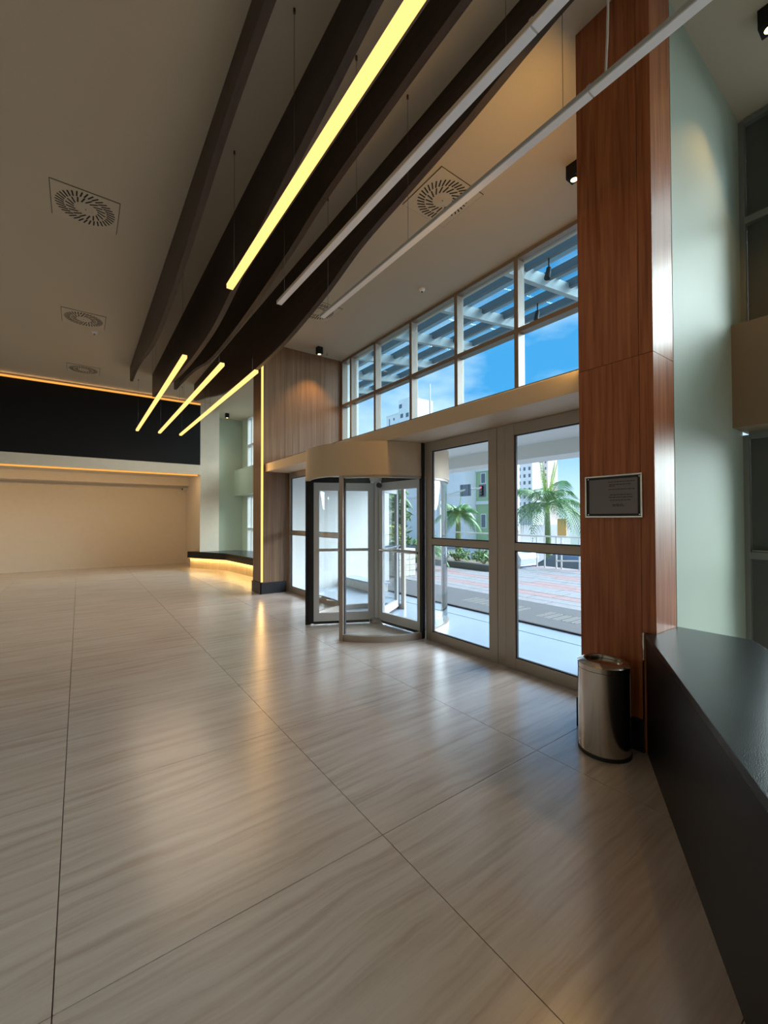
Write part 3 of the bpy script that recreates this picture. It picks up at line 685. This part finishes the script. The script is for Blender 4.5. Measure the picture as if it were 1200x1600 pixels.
# glazed steel canopy outside the clerestory
cn = thing('glass_canopy', (6.2, 4.0, 5.2), 'steel and glass entrance canopy outside the clerestory', 'canopy')
zc = lambda x: 5.22+0.12*(x-4.85)
for y in [-1.6, -0.2, 1.2, 2.6, 4.0, 5.4, 6.8, 8.2, 9.6, 11.0, 12.4]:
    MB().beam((4.85, y, zc(4.85)), (7.75, y, zc(7.75)), 0.09, 0.20).build('rafter', m_steelbeam, cn)
for k, x in enumerate([4.98, 5.62, 6.26, 6.90, 7.54]):
    MB().beam((x, -2.2, zc(x)+0.02+0.07), (x, 12.8, zc(x)+0.02+0.07), 0.07, 0.14).build('purlin', m_darkbeam, cn)
    MB().beam((x+0.30, -2.2, zc(x+0.3)+0.13), (x+0.30, 12.8, zc(x+0.3)+0.13), 0.035, 0.05).build('glazing_bar', m_steelbeam, cn)
ys = [-2.2, -0.9, 0.5, 1.9, 3.3, 4.7, 6.1, 7.5, 8.9, 10.3, 11.7, 12.8]
for a, b in zip(ys, ys[1:]):
    MB().add([(4.85,a+.01,zc(4.85)+.17),(7.8,a+.01,zc(7.8)+.17),(7.8,b-.01,zc(7.8)+.17),(4.85,b-.01,zc(4.85)+.17),(4.85,a+.01,zc(4.85)+.182),(7.8,a+.01,zc(7.8)+.182),(7.8,b-.01,zc(7.8)+.182),(4.85,b-.01,zc(4.85)+.182)],
             [(0,3,2,1),(4,5,6,7),(0,1,5,4),(1,2,6,5),(2,3,7,6),(3,0,4,7)]).build('roof_pane', m_cglass, cn)
for x, y, lab_ in ((5.62, 3.55, 'small dark floodlight hanging under the canopy nearest the clerestory'), (6.26, 2.75, 'small dark floodlight under the middle purlin of the canopy'), (6.90, 4.6, 'small dark floodlight hanging near the outer canopy edge')):
    fl_ = thing('canopy_floodlight', (x, y, zc(x)-0.35), lab_, 'floodlight', 'floodlights under the canopy')
    MB().tube([(x, y, zc(x)+0.021), (x, y, zc(x)-0.14)], 0.012, 8).build('stem', m_black, fl_)
    MB().tube([(x, y, zc(x)-0.13), (x-0.05, y, zc(x)-0.30)], [0.035, 0.045], 14).smooth().build('head', m_black, fl_)
struct('wall_porch_column', box(4.95, 5.30, 8.3, 8.65, 2.76, 5.20), m_white, 'white outer column carrying the glass canopy')

# porch ledge
pl = thing('stone_ledge', (4.95, 7.4, 0), 'low stone ledge on the porch by the white side wall', 'ledge')
box(4.70, 5.00, 6.75, QY0-0.01, 0.004, 0.17).build('block', m_stone, pl, 0.01); box(4.68, 5.03, 6.71, QY0-0.01, 0.171, 0.20).build('cap', m_porch, pl, 0.006)

# stone planter and curb bed
sp_ = thing('stone_planter', (6.75, 8.6, 0), 'square stacked-stone planter beyond the porch wall', 'planter')
for r_ in range(5):
    for k in range(3):
        a = 6.45+k*0.2
        box(a+.003, a+.197, 8.32, 8.9, r_*0.14+.003, r_*0.14+.137).build('stone', m_stone, sp_, 0.008)
cb_ = thing('planting_bed', (9.7, 11.2, 0), 'long planting bed edged in black stone along the plaza', 'planter')
box(9.22, 9.42, 7.72, 15.5, -0.02, 0.16).build('curb', m_curb, cb_, 0.01); box(9.42, 10.6, 7.72, 15.5, -1.2, 0.08).build('soil', m_bark, cb_)

def leaf_cloud(mb, c, rad, n, ls, rnd):
    for _ in range(n):
        while True:
            p = Vector((rnd.uniform(-1,1), rnd.uniform(-1,1), rnd.uniform(-1,1)))
            if p.length < 1: break
        p = Vector((c[0]+p.x*rad[0], c[1]+p.y*rad[1], c[2]+p.z*rad[2]))
        d = Vector((rnd.uniform(-1,1), rnd.uniform(-1,1), rnd.uniform(-0.6,0.8))).normalized(); s = d.cross(Vector((rnd.uniform(-1,1), rnd.uniform(-1,1), 1))).normalized()
        l = ls*rnd.uniform(0.6, 1.3)
        mb.add([p-d*l, p+s*l*0.28, p+d*l, p-s*l*0.28], [(0,1,2,3)])
def shrub(x, y, z, rx, rz, n, ls, m, label, seed, group='shrubs outside'):
    rnd = random.Random(seed); s = thing('shrub', (x, y, z), label, 'shrub', group)
    mb = MB()
    for k in range(5):
        a = rnd.uniform(0, 2*PI); mb2 = (x+math.cos(a)*rx*0.35, y+math.sin(a)*rx*0.35)
        leaf_cloud(mb, (mb2[0], mb2[1], z+rz*rnd.uniform(0.8, 1.25)), (rx*0.75, rx*0.75, rz*0.75), n//5, ls, rnd)
    mb.build('foliage', m, s, 0)
    st = MB()
    for k in range(4):
        a = rnd.uniform(0, 2*PI); st.tube([(x, y, z), (x+math.cos(a)*rx*0.4, y+math.sin(a)*rx*0.4, z+rz*1.1)], [0.03, 0.012], 6)
    st.build('stem', m_bark, s)
shrub(9.9, 8.5, 0.08, 0.45, 0.22, 260, 0.09, m_leaf2, 'bright green low shrub at the corner of the planting bed', 1)
shrub(9.9, 9.6, 0.08, 0.50, 0.20, 260, 0.09, m_leaf2, 'green low shrub in the middle of the planting bed', 2)
shrub(9.9, 10.9, 0.08, 0.5, 0.22, 260, 0.09, m_leaf3, 'yellowish low shrub in the planting bed', 3)
shrub(13.2, 11.0, -1.2, 0.7, 0.75, 320, 0.12, m_leaf2, 'round green shrub beyond the white railing', 4)
shrub(9.95, 13.0, 0.08, 0.8, 1.3, 900, 0.16, m_leaf2, 'tall dense green shrub behind the revolving door', 5)
shrub(7.9, 10.6, 0.0, 0.55, 0.75, 500, 0.12, m_leaf3, 'yellow-green shrub below the tall dense one', 6)
shrub(6.75, 8.6, 0.70, 0.3, 0.18, 160, 0.11, m_leaf2, 'small leafy plant growing in the stone planter', 7)

def frond(mb, c, az, el, L, droop, lw, n, rnd):
    """one pinnate palm leaf: arching rachis with paired hanging leaflets"""
    d = Vector((math.cos(az), math.sin(az), 0)); side = Vector((-math.sin(az), math.cos(az), 0)); pts = []
    for i in range(n+1):
        t = i/n; r = L*t
        z = math.sin(el)*r - droop*t*t*L; h = math.cos(el)*r*(1-0.18*t*t*droop)
        pts.append(Vector(c)+d*h+Vector((0,0,z)))
    mb.tube(pts, [0.022*(1-0.8*i/n)+0.003 for i in range(n+1)], 4)
    for i in range(2, n+1):
        p = pts[i]; fwd = (pts[i]-pts[i-1]).normalized(); t = i/n; l = lw*math.sin(PI*min(1, 0.18+t*0.80))*rnd.uniform(0.85, 1.1)
        for s in (-1, 1):
            for hh in (0, 0.5):
                q = p - (pts[i]-pts[i-1])*hh
                out = (side*s*0.80+fwd*0.55+Vector((0,0,-0.25))).normalized(); tip = q+out*l+Vector((0,0,-l*0.42)); mid = q+out*l*0.55
                w = fwd*0.018
                mb.add([q-w, q+w, mid+w*1.2, mid-w*1.2, tip], [(0,1,2,3), (3,2,4)])
def palm(x, y, zg, zc_, L, label, seed, n=15, up=3, lw=0.55):
    rnd = random.Random(seed); p = thing('palm_tree', (x, y, zg), label, 'palm tree', 'palms across the plaza')
    MB().tube([(x, y, zg), (x+0.02, y, zg+(zc_-zg)*0.5), (x, y, zc_)], [0.19, 0.15, 0.10], 12).smooth().build('trunk', m_trunk, p)
    MB().tube([(x, y, zc_-0.02), (x, y, zc_+0.45)], [0.10, 0.06], 10).smooth().build('crownshaft', m_leafnew, p)
    for k in range(n):
        az = 2*PI*k/n*2.4+rnd.uniform(-0.25, 0.25); ring = k/n
        el = R(62-58*ring+rnd.uniform(-8, 8)); mb = MB()
        frond(mb, (x, y, zc_+0.35), az, el, L*rnd.uniform(0.85, 1.1), 0.45+0.55*ring, lw, 14, rnd); mb.build('frond', m_leaf, p)
    for k in range(up):
        mb = MB(); frond(mb, (x, y, zc_+0.40), rnd.uniform(0, 6.28), R(80+rnd.uniform(-6, 4)), L*0.85, 0.05, lw*0.2, 14, rnd); mb.build('frond', m_leafnew, p)
palm(16.9, 10.85, -1.2, 1.70, 2.5, 'large feathery palm with bright upright new leaves beyond the railing', 21, n=17, up=4, lw=0.9)
palm(12.9, 12.45, -1.2, 1.30, 1.35, 'smaller drooping palm behind the planting bed', 22, n=12, up=1, lw=0.45)
palm(8.1, 9.1, 0.0, 0.20, 0.95, 'low arching palm by the stone planter', 23, n=9, up=0, lw=0.25)
palm(12.0, 15.9, -1.2, 2.2, 1.5, 'slim palm beside the revolving door view', 24, n=11, up=1, lw=0.4)

# railing on the plaza edge
rl = thing('railing', (11.3, 7.0, 0), 'white tubular railing with hand and knee rails at the plaza edge', 'railing')
posts = [7.62, 7.36, 6.98, 6.82, 6.28, 5.4, 4.5]
for y in posts: MB().tube([(11.3, y, -0.012), (11.3, y, 0.93)], 0.022, 10).smooth().build('post', m_rail, rl)
for z in (0.93, 0.62): MB().tube([(11.3, 7.66, z), (11.3, 7.0, z), (11.3, 4.4, z)], 0.024, 10).smooth().build('rail', m_rail, rl)
for z in (0.52, 0.22): MB().tube([(11.3, 6.98, z), (11.3, 6.28, z+0.05), (11.7, 6.2, z-0.02), (13.0, 6.1, z-0.75)], 0.022, 10).smooth().build('ramp_rail', m_rail, rl)
MB().tube([(11.3, 7.62, 0.93), (11.8, 9.6, 0.93), (12.0, 11.8, 0.93)], 0.024, 10).smooth().build('rail', m_rail, rl)

def car(x, y, zg, ang, paint, label):
    c = thing('car', (x, y, zg), label, 'car', 'parked cars on the street')
    ca, sa = math.cos(ang), math.sin(ang)
    def xf(mb): mb.v = [(x+ca*a-sa*b, y+sa*a+ca*b, zg+z) for a, b, z in mb.v]; return mb
    prof = [(-2.1,.32),(-2.15,.62),(-2.0,.86),(-1.35,.93),(-0.85,1.36),(0.45,1.40),(1.1,.98),(1.95,.84),(2.12,.58),(2.08,.30)]
    def side(prof, w0, w1):
        mb = MB(); n = len(prof); w = lambda z: w0 if z < 0.95 else w1
        mb.add([(a, -w(z), z) for a, z in prof]+[(a, w(z), z) for a, z in prof], [tuple(range(n)), tuple(range(n,2*n))[::-1]]+[(i,(i+1)%n,n+(i+1)%n,n+i) for i in range(n)])
        return mb
    body = xf(side(prof, 0.86, 0.70)).build('body', paint, c)
    for s in (-1, 1):
        xf(MB().add([(-1.15,s*.845,.97),(0.90,s*.845,1.0),(0.42,s*.715,1.33),(-0.80,s*.715,1.30)], [(0,1,2,3)])).build('side_window', m_bglass, c)
    xf(MB().add([(0.52,-.66,1.37),(0.52,.66,1.37),(1.09,.78,1.0),(1.09,-.78,1.0)], [(0,1,2,3)])).build('windscreen', m_bglass, c)
    for a in (-1.3, 1.3):
        for s in (-1, 1):
            xf(MB().tube([(a, s*0.70, .31), (a, s*0.88, .31)], 0.31, 18)).build('wheel', m_tyre, c)
car(14.3, 8.15, -1.2, R(100), m_car1, 'dark blue car parked beyond the ramp railing')
car(18.6, 15.2, -1.2, R(95), m_car2, 'silver car parked beyond the planting bed')
car(19.6, 9.6, -1.2, R(100), m_car2, 'silver car parked behind the large palm')

# buildings across the street
def building(label, x, y0, y1, h, dep, wall, wins, bands=(), zg=-1.2, seed=0):
    b = thing('building', (x+dep/2, (y0+y1)/2, zg), label, 'building')
    box(x, x+dep, y0, y1, zg, h).build('wall', wall, b)
    for (ya, yb, za, zb) in wins:
        w = box(x-0.05, x+0.02, ya, yb, za, zb).build('window', m_btrim, b); box(x-0.07, x-0.051, ya+.08, yb-.08, za+.08, zb-.08).build('pane', m_bglass, w)
    for (ya, yb, za, zb) in bands: box(x-0.12, x, ya, yb, za, zb).build('band', m_btrim, b)
    return b
building('weathered white apartment block across the street', 28, 26.2, 37.5, 9.0, 8, m_bwhite,
         [(28.6,29.7,5.2,6.7),(31.6,32.8,5.2,6.7),(34.4,35.6,5.2,6.7),(28.6,29.7,1.4,2.8),(31.6,32.8,1.4,2.8),(34.4,35.6,1.4,2.8)], [(26.2,37.5,3.6,3.75)])
building('green building with white bands next to the weathered white block', 29.5, 24.0, 26.15, 9.6, 2.5, m_bgreen,
         [(25.0,25.6,0.6,1.9),(25.0,25.6,4.6,5.6)], [(24.0,26.15,2.75,3.05),(24.0,26.15,5.75,6.05),(24.25,24.6,-1.2,9.6)])
building('distant white tower with rows of small windows behind the palm', 155, 106.5, 114.5, 25.5, 8, m_bwhite,
         [(107.2+2.5*k, 108.4+2.5*k, 4+3*j, 5.6+3*j) for k in range(3) for j in range(7)])
building('distant pink tower behind the palm crown', 175, 112, 118, 33, 8, m_bpink, [(112.6+2*k, 113.6+2*k, 6+3*j, 7.4+3*j) for k in range(3) for j in range(8)])
building('low shop row across the street beyond the cars', 38, 15.0, 22.0, 2.4, 6, m_bwhite, [(15.8,17.4,-0.6,1.4),(18.4,20.4,-0.6,1.4)], [(15,22,1.9,2.4)])
bt = building('white stepped apartment tower high above the porch roof', 78, 100.0, 106.0, 33.6, 10, m_bwhite,
         [(104.0,104.6,29.5,32.6),(101.6,102.4,31.6,32.5),(101.6,102.4,28.0,29.0)], [(100,106,33.3,33.6)])
box(78.2, 87, 94.3, 99.99, -1.2, 37.3).build('tower_wall', m_bwhite, bt)
for ya, za in ((98.4, 34.8), (97.8, 31.8), (95.2, 31.6), (97.8, 28.5), (95.2, 28.3)): box(78.15, 78.22, ya, ya+1.3, za, za+1.2).build('window', m_bglass, bt)
ms = thing('radio_mast', (66, 72.5, -1.2), 'thin white radio mast rising above the porch roof', 'mast')
MB().tube([(66, 72.5, -1.2), (66, 72.5, 33.0)], [0.22, 0.14], 8).build('pole', m_btrim, ms); MB().tube([(66, 72.5, 26.0), (66, 72.5, 29.0)], 0.20, 8).build('red_band', m_bpink, ms)

# street furniture
os_ = thing('orange_signboard', (20.5, 12.4, -1.2), 'orange advertising board on a post beyond the palm', 'sign')
box(20.48, 20.56, 12.08, 12.58, 0.55, 1.45).build('board', m_orange, os_, 0.01); MB().tube([(20.52, 12.33, -1.2), (20.52, 12.33, 0.56)], 0.04, 10).build('post', m_rail, os_)
sg = thing('street_sign', (16.1, 15.0, -1.2), 'dark back of a street sign carried on a mast arm', 'sign')
MB().tube([(15.6, 16.4, -1.2), (15.6, 16.4, 2.4), (15.75, 16.0, 2.75), (16.1, 15.0, 2.95), (16.4, 14.3, 3.0)], [0.08, 0.07, 0.06, 0.05, 0.045], 10).smooth().build('mast_arm', m_rail, sg)
box(16.06, 16.10, 14.62, 15.36, 2.62, 3.22).build('panel', m_sign, sg, 0.01)
for yy in (14.75, 15.23): box(16.03, 16.059, yy-.02, yy+.02, 2.62, 3.22).build('stiffener', m_bglass, sg)
tl = thing('traffic_light', (16.4, 14.3, 2.65), 'small traffic signal showing red at the end of the mast arm', 'traffic light')
box(16.46, 16.58, 14.22, 14.38, 2.62, 3.14).build('housing', m_black, tl, 0.02); box(16.585, 16.60, 14.05, 14.55, 2.55, 3.2).build('backplate', m_sign, tl)
for k, m in enumerate((m_bglass, m_bglass, m_redl)): MB().tube([(16.46, 14.3, 2.72+k*0.16), (16.45, 14.3, 2.72+k*0.16)], 0.055, 14).build('lamp', m, tl)
